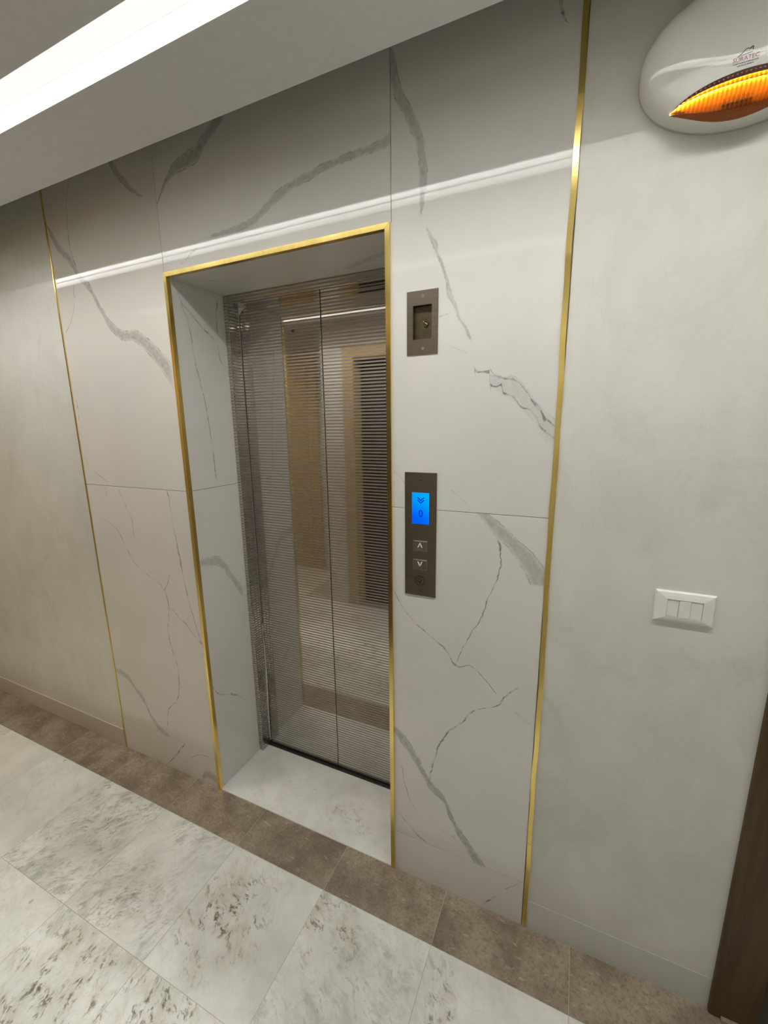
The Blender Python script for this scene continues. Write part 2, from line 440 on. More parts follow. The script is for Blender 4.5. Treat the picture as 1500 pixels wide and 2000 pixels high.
def floor_marble_mat():
    m, t, b = new_mat('white_marble_floor', (0.72, 0.72, 0.68), 0.30)
    def prop(nm):
        return t.n('ShaderNodeAttribute', attribute_type='OBJECT', attribute_name=nm).outputs['Fac']
    co = t.coord()
    sd = prop('seed')
    cs = t.n('ShaderNodeCombineXYZ')
    for i in range(3):
        t.link(t.m('MULTIPLY', sd, (3.1, 5.7, 2.3)[i]), cs.inputs[i])
    rot = t.n('ShaderNodeCombineXYZ')
    t.link(prop('grain'), rot.inputs[2])
    vr = t.mapping(co, (1, 1, 1), rot.outputs[0])
    v = t.mapping(vr, (1, 1, 1), (0, 0, 0), cs.outputs[0])
    warp = t.noise(v, 7.0, 3.0).outputs['Color']
    vw = t.n('ShaderNodeVectorMath', operation='MULTIPLY_ADD')
    t.link(warp, vw.inputs[0])
    vw.inputs[1].default_value = (0.09, 0.09, 0.09)
    t.link(v, vw.inputs[2])
    st = t.mapping(vw.outputs[0], (1.0, 2.0, 1.0))
    base = t.mix(t.step(t.noise(v, 5.0, 6.0, 0.6).outputs[0], 0.3, 0.72), rgb(0.75, 0.75, 0.705), rgb(0.585, 0.59, 0.54))
    sep = t.n('ShaderNodeSeparateXYZ')
    t.link(co, sep.inputs[0])
    dx = t.m('SUBTRACT', sep.outputs[0], prop('patch_x'))
    dy = t.m('SUBTRACT', sep.outputs[1], prop('patch_y'))
    r = t.m('SQRT', t.m('ADD', t.m('MULTIPLY', dx, dx), t.m('MULTIPLY', dy, dy)))
    r = t.m('ADD', r, t.m('MULTIPLY_ADD', t.noise(v, 12.0, 4.0).outputs[0], 0.22, -0.11))
    patch = t.step(r, 0.02, prop('patch_r'), 1.0, 0.0)
    zone = t.step(t.noise(v, 4.5, 2.0).outputs[0], 0.40, 0.66, 0.25, 1.0)      # clouds come and go over the tile
    gz = t.m('MULTIPLY', prop('grey'), zone)
    soft = t.step(t.noise(st, 15.0, 8.0, 0.68).outputs[0], 0.44, 0.70)
    col = t.mix(t.m('MULTIPLY', soft, t.m('MULTIPLY', gz, 0.95), clamp=True), base, rgb(0.36, 0.365, 0.31))
    wisp = t.step(t.noise(st, 44.0, 8.0, 0.68).outputs[0], 0.51, 0.66)
    col = t.mix(t.m('MULTIPLY', wisp, t.m('MULTIPLY', gz, 0.75), clamp=True), col, rgb(0.26, 0.26, 0.21))
    brown = t.m('MULTIPLY', t.step(t.noise(st, 40.0, 8.0, 0.75).outputs[0], 0.495, 0.60), t.step(t.noise(v, 18.0, 4.0).outputs[0], 0.44, 0.58))
    tan = t.step(t.noise(v, 16.0, 4.0).outputs[0], 0.42, 0.7)
    col = t.mix(t.m('MULTIPLY', t.m('MULTIPLY', tan, patch), t.m('MULTIPLY', prop('brown'), 0.60), clamp=True), col, rgb(0.48, 0.41, 0.30))
    col = t.mix(t.m('MULTIPLY', t.m('MULTIPLY', brown, patch), prop('brown'), clamp=True), col, rgb(0.14, 0.105, 0.06))
    dots = t.n('ShaderNodeTexVoronoi')
    t.link(v, dots.inputs['Vector'])
    dots.inputs['Scale'].default_value = 11.0
    dsel = t.n('ShaderNodeSeparateXYZ')
    t.link(dots.outputs['Color'], dsel.inputs[0])
    dd = t.m('ADD', dots.outputs['Distance'], t.m('MULTIPLY_ADD', t.noise(v, 60.0, 3.0).outputs[0], 0.16, -0.08))
    dm = t.m('MULTIPLY', t.step(dd, 0.03, 0.10, 1.0, 0.0), t.step(dsel.outputs[0], 0.66, 0.70))
    col = t.mix(t.m('MULTIPLY', dm, 0.75), col, rgb(0.22, 0.19, 0.13))
    hair = t.step(t.m('ABSOLUTE', t.m('SUBTRACT', t.noise(v, 2.6, 4.0, 0.5, 0.7).outputs[0], 0.5)), 0.0, 0.008, 0.14, 0.0)
    col = t.mix(hair, col, rgb(0.42, 0.36, 0.29))
    t.link(col, b.inputs['Base Color'])
    return m

def brown_stone_mat():
    m, t, b = new_mat('brown_limestone', (0.25, 0.19, 0.135), 0.33)
    sd = t.n('ShaderNodeAttribute', attribute_type='OBJECT', attribute_name='seed').outputs['Fac']
    cs = t.n('ShaderNodeCombineXYZ')
    for i in range(3):
        t.link(t.m('MULTIPLY', sd, (3.1, 5.7, 2.3)[i]), cs.inputs[i])
    v = t.mapping(t.coord(), (1, 1, 1), (0, 0, 0), cs.outputs[0])
    base = t.mix(t.step(t.noise(v, 7.0, 6.0, 0.65).outputs[0], 0.32, 0.68), rgb(0.34, 0.275, 0.205), rgb(0.18, 0.138, 0.098))
    dark = t.step(t.noise(v, 110.0, 5.0, 0.7).outputs[0], 0.46, 0.66)
    col = t.mix(t.m('MULTIPLY', dark, 0.50), base, rgb(0.10, 0.075, 0.05))
    fl = t.mapping(v, (0.8, 2.4, 1.0), (0, 0, 0.5))
    fleck = t.step(t.noise(fl, 34.0, 7.0, 0.68, 0.4).outputs[0], 0.56, 0.72)
    col = t.mix(t.m('MULTIPLY', fleck, 0.6), col, rgb(0.52, 0.45, 0.36))
    t.link(col, b.inputs['Base Color'])
    return m

def lined_steel_mat(period=0.0122):
    """mirror steel with satin lines etched across it"""
    m, t, b = new_mat('lined_steel', (0.5, 0.48, 0.46), 0.05, 1.0)
    co = t.coord()
    sep = t.n('ShaderNodeSeparateXYZ')
    t.link(co, sep.inputs[0])
    w = t.m('MULTIPLY_ADD', t.noise(co, 14.0, 2.0).outputs[0], 0.0009, sep.outputs[2])
    f = t.m('FRACT', t.m('DIVIDE', w, period))
    tri = t.m('ABSOLUTE', t.m('SUBTRACT', f, 0.5))
    line = t.step(tri, 0.21, 0.29)
    t.link(t.m('MULTIPLY_ADD', line, 0.46, 0.035), b.inputs['Roughness'])
    t.link(t.mix(line, rgb(0.60, 0.57, 0.53), rgb(0.40, 0.365, 0.325)), b.inputs['Base Color'])
    t.link(t.bump(t.noise(co, 5.0, 1.0).outputs[0], 0.015, 0.01), b.inputs['Normal'])
    return m

def brass_mat():
    m, t, b = new_mat('polished_brass', (0.78, 0.56, 0.16), 0.2, 1.0)
    co = t.coord()
    n = t.noise(t.mapping(co, (1, 1, 0.15)), 60.0, 3.0)
    t.link(t.mix(t.step(n.outputs[0], 0.35, 0.7), rgb(0.87, 0.67, 0.235), rgb(0.80, 0.59, 0.18)), b.inputs['Base Color'])
    t.link(t.bump(t.noise(co, 7.0, 2.0).outputs[0], 0.12, 0.01), b.inputs['Normal'])
    return m

def wood_mat(name, c1, c2, rough=0.4):
    m, t, b = new_mat(name, c1, rough)
    co = t.coord()
    g = t.noise(t.mapping(co, (14, 14, 0.9)), 3.0, 5.0, 0.6, 0.5).outputs[0]
    t.link(t.mix(t.step(g, 0.3, 0.7), rgb(*c1), rgb(*c2)), b.inputs['Base Color'])
    t.link(t.bump(g, 0.06, 0.003), b.inputs['Normal'])
    return m

def emit_mat(name, color, strength):
    m = bpy.data.materials.new(name)
    m.use_nodes = True
    t = NT(m.node_tree)
    m.node_tree.nodes.remove(m.node_tree.nodes['Principled BSDF'])
    e = t.n('ShaderNodeEmission')
    e.inputs[0].default_value = rgb(*color)
    e.inputs[1].default_value = strength
    t.link(e.outputs[0], m.node_tree.nodes['Material Output'].inputs[0])
    return m

PLASTER = plaster_mat()
MARBLE_FLOOR = floor_marble_mat()
BROWN_STONE = brown_stone_mat()
STEEL = lined_steel_mat()
BRASS = brass_mat()
CEILING = grained('ceiling_paint', (0.70, 0.70, 0.69), (0.67, 0.67, 0.66), 40.0, 0.7, bump=0.03)
GROUT = grained('grey_grout', (0.50, 0.455, 0.375), (0.40, 0.36, 0.30), 80.0, 0.8)
DARK = grained('dark_recess', (0.03, 0.03, 0.03), (0.02, 0.02, 0.02), 30.0, 0.6)
WOOD_DARK = wood_mat('dark_stained_wood', (0.085, 0.047, 0.010), (0.050, 0.026, 0.005), 0.5)
WOOD_BROWN = wood_mat('oak_brown_wood', (0.54, 0.375, 0.17), (0.45, 0.305, 0.13), 0.4)
LEAF_DARK = wood_mat('dark_door_leaf', (0.030, 0.027, 0.030), (0.02, 0.018, 0.02), 0.35)
PLATE = grained('brushed_bronze_steel', (0.24, 0.205, 0.165), (0.20, 0.168, 0.132), 40.0, 0.36, 1.0, (0.3, 1, 9), rv=0.12)
POCKET = grained('brass_back_plate', (0.13, 0.105, 0.058), (0.10, 0.08, 0.045), 50.0, 0.42, 0.85)
ETCH = grained('dark_etching', (0.035, 0.028, 0.02), (0.025, 0.02, 0.015), 60.0, 0.6)
CHROME = grained('bright_chrome', (0.85, 0.83, 0.78), (0.8, 0.78, 0.74), 30.0, 0.18, 1.0)
WHITE_PLASTIC = grained('white_plastic', (0.78, 0.77, 0.75), (0.76, 0.75, 0.73), 50.0, 0.3)
SIREN_PLASTIC = grained('glossy_siren_plastic', (0.74, 0.735, 0.69), (0.72, 0.715, 0.67), 20.0, 0.05, rv=0.0)
FILM = grained('white_protective_film', (0.8, 0.8, 0.8), (0.75, 0.75, 0.76), 30.0, 0.3)

# ------------------------------------------------------------------ walls
wb = bmesh.new()
add_box(wb, -4.5, XL, 0.0, 0.25, -0.02, TOP)                 # plaster left of the marble
add_box(wb, XR + 0.006, 1.785, 0.0, 0.25, -0.02, TOP)        # plaster right of the marble
add_box(wb, 1.785, 2.9, 0.0, 0.25, 2.16, TOP)                # above the wooden doorway
add_box(wb, 2.70, 2.9, 0.0, 0.25, -0.02, 2.16)
add_box(wb, XL, 0.0, 0.012, 0.25, -0.02, TOP)                # core behind the slabs
add_box(wb, OW, XR + 0.006, 0.0145, 0.25, -0.02, TOP)
add_box(wb, 0.0, OW, 0.012, 0.25, 2.100, TOP)
wall_back = structure(finish('wall_back', wb, PLASTER), 'cream polished plaster wall with a marble clad panel round the lift')

wf = bmesh.new()
add_box(wf, -0.635, -0.43, -1.60, YF, -0.02, TOP)
add_box(wf, -0.635, -0.45, -2.05, -1.60, -0.02, TOP)
add_box(wf, 0.50, 2.9, -1.60, YF, -0.02, TOP)
add_box(wf, -0.43, 0.50, -1.60, YF, 2.20, TOP)
add_box(wf, -4.5, -0.45, -2.25, -2.05, -0.02, TOP)
structure(finish('wall_front', wf, PLASTER), 'pale plaster corridor wall facing the lift')
structure(box('wall_left', (-4.7, -4.5, -2.25, 0.25, -0.02, TOP), PLASTER), 'pale plaster wall closing the corridor on the left')
structure(box('wall_right', (2.9, 3.1, -1.60, 1.6, -0.02, TOP), PLASTER), 'pale plaster wall closing the corridor on the right')
wr = bmesh.new()
add_box(wr, 1.60, 1.70, 0.25, 1.6, -0.02, 2.5)
add_box(wr, 1.60, 3.1, 1.6, 1.7, -0.02, 2.5)
add_box(wr, 1.60, 3.1, 0.25, 1.7, 2.5, 2.6)
structure(finish('wall_inner', wr, PLASTER), 'plaster walls of the room behind the wooden door frame')

# marble slabs: (name, x0, x1, z0, z1)
g = 0.0008
for key, x0, x1, z0, z1, sd in (('left_upper', XL + .006, 0.0 - g, ZJ + g, TOP, 1.0), ('left_lower', XL + .006, 0.0 - g, ZB + g, ZJ - g, 2.0),
                                ('left_base', XL + .006, 0.0 - g, 0.0, ZB - g, 3.0), ('header', 0.0 + g, OW + .003 - g, OH, TOP, 4.0),
                                ('right_lower', OW, XR - .006, ZB + g, ZJ - g, 5.0), ('right_base', OW, XR - .006, 0.0, ZB - g, 6.0)):
    tone = (0.685, 0.655, 0.60) if key.startswith('left') else (0.69, 0.675, 0.64)  # warm light from the left is put into the left slabs' colour
    box('marble_slab', (x0, x1, 0.0, 0.0118, z0, z1), slab_mat(key, VEINS[key], seed=sd, tone=tone), wall_back, bevel=0.0004)
ru = bmesh.new()
add_box(ru, OW + .003 + g, XR - .006, 0.0, 0.014, 2.10, TOP)
holed(ru, OW, XR - .006, 0.0, 0.014, ZJ + g, 2.10, 0.917, 0.9725, 1.803, 1.888)
finish('marble_slab', ru, slab_mat('right_upper', VEINS['right_upper'], seed=7.0), wall_back)

# lining of the lift recess
recess = bmesh.new()
add_box(recess, 0.0, 0.010, 0.0102, YS + .062, 0.0, ZJ - g)
JAMB = slab_mat('jamb', VEINS['jamb_left'], axes=(1, 2), seed=8.0)
finish('marble_lining', recess, JAMB, wall_back)
box('marble_lining', (0.0, 0.010, 0.0102, YS + .062, ZJ + g, 2.100), JAMB, wall_back)
PLAIN = slab_mat('plain', [('crack', 0, 0.5, [(0.10, 0.09, 3), (0.16, 0.13, 4), (0.20, 0.20, 3)]),
                           ('ribbon', 0, 0.4, [(0.60, 0.21, 10), (0.70, 0.17, 14), (0.84, 0.12, 12)])], axes=(0, 1), seed=9.0)
box('marble_lining', (0.842, OW, 0.0102, YS + .062, 0.0, 2.100), PLAIN, wall_back)
box('marble_lining', (0.0105, 0.8415, 0.0102, YS + .062, 2.088, 2.0995), PLAIN, wall_back)

# plaster skirting pieces, almost flush with the wall
SKIRT = slab_mat('skirting', [], tone=(0.60, 0.595, 0.555), seed=10.0)
SKIRT_L = slab_mat('skirting_left', [], tone=(0.56, 0.50, 0.43), seed=11.0)
for mm in (SKIRT, SKIRT_L):
    mm.node_tree.nodes['Principled BSDF'].inputs['Roughness'].default_value = 0.38
br = structure(box('baseboard_right', (1.3045, 1.411, -0.0005, 0.001, 0.0, 0.104), SKIRT, bevel=0.0002), 'low pale marble skirting right of the lift')
box('skirting_tile', (1.4125, 1.7795, -0.0005, 0.001, 0.0, 0.104), SKIRT, br, bevel=0.0002)
bl = structure(box('baseboard_left', (-1.40, XL - .002, -0.003, 0.001, 0.0, 0.099), SKIRT_L, bevel=0.001), 'low pale skirting left of the lift')
box('skirting_tile', (-2.60, -1.4015, -0.003, 0.001, 0.0, 0.099), SKIRT_L, bl, bevel=0.001)

# brass strips
structure(box('trim_1', (XL - .0005, XL + .0055, -0.0035, 0.012, 0.0, TOP), BRASS, bevel=0.0008), 'thin brass strip along the left edge of the marble')
tb = bmesh.new()
def wavy_strip(bm, z0, z1, n):
    prev = None
    for k in range(n + 1):
        z = z0 + (z1 - z0) * k / n
        dx = 0.0022 * math.sin(z * 2.1 + 0.4) + 0.0011 * math.sin(z * 9.0) + 0.0007 * math.sin(z * 31)
        dy = 0.0006 * math.sin(z * 13.0) + 0.0004 * math.sin(z * 41)
        row = [bm.verts.new(p) for p in ((XR - .006 + dx, 0.010, z), (XR - .006 + dx, -0.003 + dy, z), (XR + .0065 + dx, -0.0035 + dy, z), (XR + .0065 + dx, 0.010, z))]
        if prev:
            for j in range(3):
                bm.faces.new((prev[j], prev[j + 1], row[j + 1], row[j]))
        prev = row
wavy_strip(tb, 0.323, TOP, 90)
trim_2 = structure(finish('trim_2', tb, BRASS, smooth=False), 'brass strip along the right edge of the marble beside the plaster')
for z0, z1 in ((0.221, 0.3222), (0.0, 0.2202)):
    sb = bmesh.new()
    wavy_strip(sb, z0, z1, 12)
    finish('strip_piece', sb, BRASS, trim_2)

# brass frame of the recess, mitred
fw = 0.014
def frame_bar(pts):
    bm = bmesh.new()
    add_prism(bm, pts, -0.006, 0.010)
    return bm
trim_3 = structure(finish('trim_3', frame_bar([(0.0, 0.0), (fw, 0.0), (fw, OH - fw - .0004), (0.0, OH - .0004)]), BRASS), 'brass frame round the lift recess')
finish('frame_bar', frame_bar([(OW, 0.0), (OW - fw, 0.0), (OW - fw, OH - fw - .0004), (OW, OH - .0004)]), BRASS, trim_3)
finish('frame_bar', frame_bar([(0.0004, OH), (OW - .0004, OH), (OW - fw - .0004, OH - fw), (fw + .0004, OH - fw)]), BRASS, trim_3)

# ------------------------------------------------------------------ floor
floor = structure(box('floor', [(-4.5, 3.1, -2.25, 0.0, -0.06, -0.0008), (1.70, 3.1, 0.0, 1.7, -0.06, -0.0008), (0.0, OW, 0.0, 0.30, -0.06, -0.0008)], GROUT),
                  'white marble tiled floor with a brown stone border along the wall')
XJ = 0.262
rows = ((-0.566, -0.171), (-0.961, -0.566), (-1.338, -0.961))
SPEC = {  # (column, row): seed, grain, grey, brown, patch_x, patch_y, patch_r
    (-4, 0): (0.7, 0.2, 0.10, 0.0, 0, 0, .2), (-3, 0): (1.3, 0.2, 0.22, 0.2, .05, .1, .2), (-2, 0): (2.1, 2.1, 1.15, 0.5, -.04, -.03, .30),
    (-1, 0): (3.4, 2.2, 0.75, 0.5, -.02, -.10, .25), (0, 0): (4.2, 0.75, 0.30, 1.0, -.06, .00, .24), (1, 0): (5.9, 0.5, 0.70, 0.9, -.13, 0.13, .17),
    (2, 0): (6.6, 0.9, 0.30, 0.8, -.14, .05, .15), (-2, 1): (7.2, 0.4, 0.40, 0.2, 0, 0, .2), (-1, 1): (8.8, 1.2, 0.70, 1.0, .02, .07, .32),
    (0, 1): (9.1, 1.0, 0.55, 1.0, -.06, .10, .30), (1, 1): (10.3, .6, .5, 1.0, -.10, .12, .24), (-3, 1): (11.7, .3, .3, .1, 0, 0, .2)}
tile_mesh = {}
border_mesh = {}
def tile(name, mesh_store, dims, mat, loc, bev=0.0005):
    key = tuple(round(d, 4) for d in dims)
    if key not in mesh_store:
        bm = bmesh.new()
        add_box(bm, -dims[0] / 2, dims[0] / 2, -dims[1] / 2, dims[1] / 2, -0.020, 0.0, bevel=bev)
        me = bpy.data.meshes.new(name)
        bm.to_mesh(me)
        bm.free()
        me.materials.append(mat)
        mesh_store[key] = me
    o = bpy.data.objects.new(name, mesh_store[key])
    o.parent = floor
    o.location = loc
    COL.objects.link(o)
    return o
for r, (y0, y1) in enumerate(rows):
    for k in range(-7, 7):
        x0 = XJ + k * T
        o = tile('marble_tile', tile_mesh, (T - .0013, y1 - y0 - .0013), MARBLE_FLOOR,
                 (x0 + T / 2, (y0 + y1) / 2, random.uniform(-.0002, .0002)))
        sp = SPEC.get((k, r)) or (20 + k * 1.37 + r * 7.1, random.uniform(0, 3), random.uniform(.05, .5), random.uniform(0, .7),
                                  random.uniform(-.1, .1), random.uniform(-.1, .1), random.uniform(.12, .25))
        for nm, v in zip(('seed', 'grain', 'grey', 'brown', 'patch_x', 'patch_y', 'patch_r'), sp):
            o[nm] = float(v)
for k in range(-9, -2):                                        # the wider part of the corridor on the left
    o = tile('marble_tile', tile_mesh, (T - .0018, 0.70), MARBLE_FLOOR, (XJ + k * T - T / 2, -1.691, 0))
    for nm, v in zip(('seed', 'grain', 'grey', 'brown', 'patch_x', 'patch_y', 'patch_r'), (40 + k, k, .2, .2, 0, 0, .2)):
        o[nm] = float(v)
for k in range(-7, 7):
    o = tile('border_tile', border_mesh, (T - .0016, 0.1685), BROWN_STONE, (XJ + k * T + T / 2, -0.0855, 0.0))
    o['seed'] = 3.0 + k * 1.91
o = tile('threshold_slab', tile_mesh, (0.8315, 0.2975), MARBLE_FLOOR, (0.426, 0.1505, 0.0))
for nm, v in zip(('seed', 'grain', 'grey', 'brown', 'patch_x', 'patch_y', 'patch_r'), (51.3, 0.5, 0.16, 0.5, 0.18, -.05, .12)):
    o[nm] = float(v)
o = tile('stone_slab', border_mesh, (0.93, 0.16), BROWN_STONE, (0.035, -1.4205, 0.0))
o['seed'] = 71.0
DARK_STONE = grained('dark_room_floor', (0.10, 0.085, 0.062), (0.065, 0.055, 0.04), 14.0, 0.4, detail=6.0)
tile('stone_slab', {}, (1.2, 0.42), DARK_STONE, (2.302, 0.212, 0.0))
tile('stone_slab', {}, (1.2, 1.10), DARK_STONE, (2.302, 0.974, 0.0))
o = box('door_threshold', (1.8075, 2.68, -0.022, -0.0005, 0.0002, 0.011), BROWN_STONE, floor, bevel=0.001)
o['seed'] = 33.0

# ------------------------------------------------------------------ ceiling with dropped panel and light slot
SY0, SY1 = -0.463, -0.366          # slot nearer the lift wall
OY0, OY1 = -1.070, -0.975          # slot nearer the opposite wall
SH = RAFT + .050                   # top of the slots
ceiling = structure(box('ceiling', [(-4.7, 3.1, -2.25, 0.25, TOP, TOP + .1)], CEILING), 'white ceiling with a dropped panel along the corridor')
box('dropped_panel', [(-4.3, 2.75, SY1, -0.163, RAFT, TOP - .001), (-4.3, 2.75, OY1, SY0, RAFT, TOP - .001), (-4.3, 2.75, -1.20, OY0, RAFT, TOP - .001),
                      (-4.3, 2.75, SY0, SY1, SH, TOP - .001), (-4.3, 2.75, OY0, OY1, SH, TOP - .001)], CEILING, ceiling)

def strip_light(ye, yo, sgn, label, strip, frost):
    """row of diodes along one side of the slot ceiling beside a frosted panel that fills the rest of it"""
    lt = empty('ceiling_light', (0.6, ye, SH), label=label, category='light')
    a_, b_ = sorted((ye + sgn * .0055, ye + sgn * .0115))
    box('led_strip', (LIT_X0, 2.73, a_, b_, SH - .0026, SH - .0006), strip, lt)
    a_, b_ = sorted((ye + sgn * .0147, ye + sgn * .0157))
    box('beam_shield', (LIT_X0, 2.73, a_, b_, SH - .0068, SH - .0006), SHIELD_DARK, lt)  # unseen lip, added to keep direct light off the slot face
    a_, b_ = sorted((ye + sgn * .0003, ye + sgn * .0011))
    box('bounce_shield', (LIT_X0, 2.73, a_, b_, SH - .0240, SH - .0006), SHIELD_GREY, lt)  # unseen grey sheet, added to cut the bounce inside the slot
    beam = bpy.data.lights.new('diode_beam', 'AREA')
    beam.shape = 'RECTANGLE'
    beam.size, beam.size_y = 2.73 - LIT_X0, 0.005
    beam.energy, beam.spread, beam.color = BEAM_WATTS, BEAM_SPREAD, STRIP_COLOR
    bo = bpy.data.objects.new('diode_beam', beam)
    bo.location = ((2.73 + LIT_X0) / 2 - 0.6, sgn * .0085, -.0030)
    bo.parent = lt
    COL.objects.link(bo)
    a_, b_ = sorted((ye + sgn * .0160, yo - sgn * .0006))
    box('frosted_panel', (LIT_X0, 2.73, a_, b_, SH - .0030, SH - .0006), frost, lt)
STRIP = emit_mat('light_strip', STRIP_COLOR, STRIP_LIGHT)
SHIELD_DARK = grained('grey_beam_shield', (0.10, 0.10, 0.10), (0.08, 0.08, 0.08), 60.0, 0.5)
SHIELD_GREY = grained('dull_bounce_shield', (0.36, 0.36, 0.36), (0.33, 0.33, 0.33), 60.0, 0.5)
STRIP_DIM = emit_mat('light_strip_dim', STRIP_COLOR, 1.0)
FROST = emit_mat('frosted_light_panel', STRIP_COLOR, FROST_LIGHT)
strip_light(SY0, SY1, 1, 'long linear light in the ceiling slot nearer the lift wall', STRIP, FROST)
strip_light(OY1, OY0, -1, 'long linear light in the ceiling slot nearer the opposite wall', STRIP_DIM, WHITE_PLASTIC)

# ------------------------------------------------------------------ lift landing door
door_1 = structure(box('door_1', [(0.0125, 0.8395, YD + .022, YD + .06, 0.0, 2.10)], DARK), 'two-leaf lift door of mirror steel with satin lines')
def leaf(x0, x1):
    return box('door_panel', (x0, x1, YD, YD + .020, 0.006, 2.085), STEEL, door_1, bevel=0.0012)
XS = 0.4265
left_leaf = leaf(0.0345, XS - .0016)
leaf(XS + .0016, 0.8185)
kb = bmesh.new()
add_ring(kb, 0.297, 1.942, YD - .002, YD + .001, 0.0035, 0.0065, 18)
finish('release_hole', kb, PLATE, left_leaf)
kb = bmesh.new()
add_cyl(kb, 0.297, 1.942, YD - .0006, YD + .001, 0.0036, 14)
finish('release_hole', kb, ETCH, left_leaf)
def jamb(x0, x1, flip):
    bm = bmesh.new()
    add_box(bm, x0, x1, YS, YD - .003, 0.0, 2.088, bevel=0.002, seg=2)
    return bm
finish('frame_jamb', jamb(0.0105, 0.0325, 0), STEEL, door_1)
finish('frame_jamb', jamb(0.8205, 0.8415, 1), STEEL, door_1)
box('frame_header', (0.0328, 0.8202, YS, YD - .003, 2.056, 2.0875), STEEL, door_1, bevel=0.002, seg=2)
box('door_sill', [(0.0105, 0.8415, 0.3005, YD + .02, -0.02, -0.004), (0.0105, 0.8415, YD + .006, YD + .012, -0.004, 0.0045)], DARK, door_1)
# peeling white film in the gap between frame and leaf
fb = bmesh.new()
prev = None
for k in range(31):
    z = 0.03 + 0.62 * k / 30
    s = k / 30
    wv = 0.0062 * math.sin(math.pi * min(1, s * 1.15)) ** 0.8 + 0.0006
    yc = YD - .0045 - 0.004 * math.sin(s * 5.0 + .6)
    row = [fb.verts.new(p) for p in ((0.0335, yc, z), (0.0335 + wv * 0.5, yc - .0016, z), (0.0335 + wv, yc - .0004, z), (0.0335 + wv * .5, yc + .0008, z))]
    if prev:
        for j in range(4):
            fb.faces.new((prev[j], prev[(j + 1) % 4], row[(j + 1) % 4], row[j]))
    else:
        fb.faces.new(row)
    prev = row
fb.faces.new(prev[::-1])
finish('protective_film', fb, FILM, door_1, label='peeling white strip of film')
fb = bmesh.new()
add_prism(fb, [(0.036, 2.055), (0.036, 2.027), (0.050, 2.041), (0.075, 2.0555)], YD - .0035, YD - .0025)  # small white triangle, upper left corner of the door
finish('protective_film', fb, FILM, door_1, label='small white triangle at the upper left corner of the door')

# ------------------------------------------------------------------ wooden doors
def doorway(name, label, x0, x1, zt, yw, depth, wood, leafmat, fwid=0.10, leaf_on=True):
    """frame face just proud of a wall at yw; sgn = direction into the opening"""
    s = 1 if depth > 0 else -1
    ya, yb = yw - s * 0.012, yw + s * abs(depth)
    lo, hi = min(ya, yb), max(ya, yb)
    d = structure(box(name, (x0, x0 + fwid, lo, hi, 0.0, zt), wood, bevel=0.003), label)
    box('frame_post', (x1 - fwid, x1, lo, hi, 0.0, zt), wood, d, bevel=0.003)
    box('frame_head', (x0 + fwid + .0005, x1 - fwid - .0005, lo, hi, zt - fwid, zt), wood, d, bevel=0.003)
    if leaf_on:
        y1 = yb - s * 0.012
        y2 = y1 - s * 0.04
        lf = box('door_leaf', (x0 + fwid + .003, x1 - fwid - .003, min(y1, y2), max(y1, y2), 0.006, zt - fwid - .003), leafmat, d, bevel=0.002)
        hb = bmesh.new()
        add_ring(hb, x1 - fwid - .06, 1.02, min(y2, y2 - s * .012), max(y2, y2 - s * .012), 0.006, 0.024, 20)
        add_box(hb, x1 - fwid - .17, x1 - fwid - .05, min(y2 - s * .012, y2 - s * .03), max(y2 - s * .012, y2 - s * .03), 1.01, 1.03, bevel=0.004)
        finish('door_handle', hb, CHROME, lf)
    return d
d2 = doorway('door_2', 'dark brown wooden door frame at the right end of the plaster wall', 1.781, 2.699, 2.15, 0.0, 0.20, WOOD_DARK, None, 0.104, False)
doorway('door_3', 'wooden door frame with a dark leaf in the wall facing the lift', -0.429, 0.499, 2.198, YF, -0.165, WOOD_BROWN, LEAF_DARK)
d4 = structure(box('door_4', [(-1.235, -1.13, -2.05, -2.02, 0.0, 2.30)], WOOD_BROWN, bevel=0.003), 'light brown wooden door set back to the left opposite the lift')
box('frame_post', (-2.25, -2.145, -2.05, -2.02, 0.0, 2.30), WOOD_BROWN, d4, bevel=0.003)
box('frame_head', (-2.1445, -1.2355, -2.05, -2.02, 2.20, 2.30), WOOD_BROWN, d4, bevel=0.003)
box('door_leaf', (-2.142, -1.262, -2.05, -2.032, 0.006, 2.197), WOOD_BROWN, d4, bevel=0.002)

# ------------------------------------------------------------------ alarm siren
CX, CZ, SA, SBU, SBD, SY, SD = 1.575, 2.245, 0.1715, 0.1076, 0.1195, 0.0161, 0.0598
def dome(x, z, off=0.0):
    r = math.hypot((x - CX) / SA, (z - CZ) / (SBU if z > CZ else SBD))
    r = min(r, 0.999)
    return -SY - SD * (1 - r ** 3.5) ** (1 / 3.5) - off
siren = empty('alarm_siren', (CX, 0.0, CZ), label='white oval alarm siren with an amber light, high on the plaster wall', category='siren')
bm = bmesh.new()
rings = [(1.0, -0.0005), (1.0, -0.008), (1.0, -SY)] + [(r, None) for r in (0.995, 0.985, 0.97, 0.95, 0.92, 0.88, 0.83, 0.77, 0.70, 0.6, 0.5, 0.4, 0.28, 0.15)]
prev = None
N = 96
for r, y in rings:
    row = []
    for k in range(N):
        a = 2 * math.pi * k / N
        x = CX + r * SA * math.cos(a)
        z = CZ + r * (SBU if math.sin(a) > 0 else SBD) * math.sin(a)
        yy = y if y is not None else -SY - SD * (1 - r ** 3.5) ** (1 / 3.5)
        row.append(bm.verts.new((x, yy, z)))
    if prev:
        for k in range(N):
            bm.faces.new((prev[k], prev[(k + 1) % N], row[(k + 1) % N], row[k]))
    else:
        bm.faces.new(row[::-1])
    prev = row
c = bm.verts.new((CX, -SY - SD, CZ))
for k in range(N):
    bm.faces.new((prev[k], prev[(k + 1) % N], c))
finish('body', bm, SIREN_PLASTIC, siren, smooth=True)

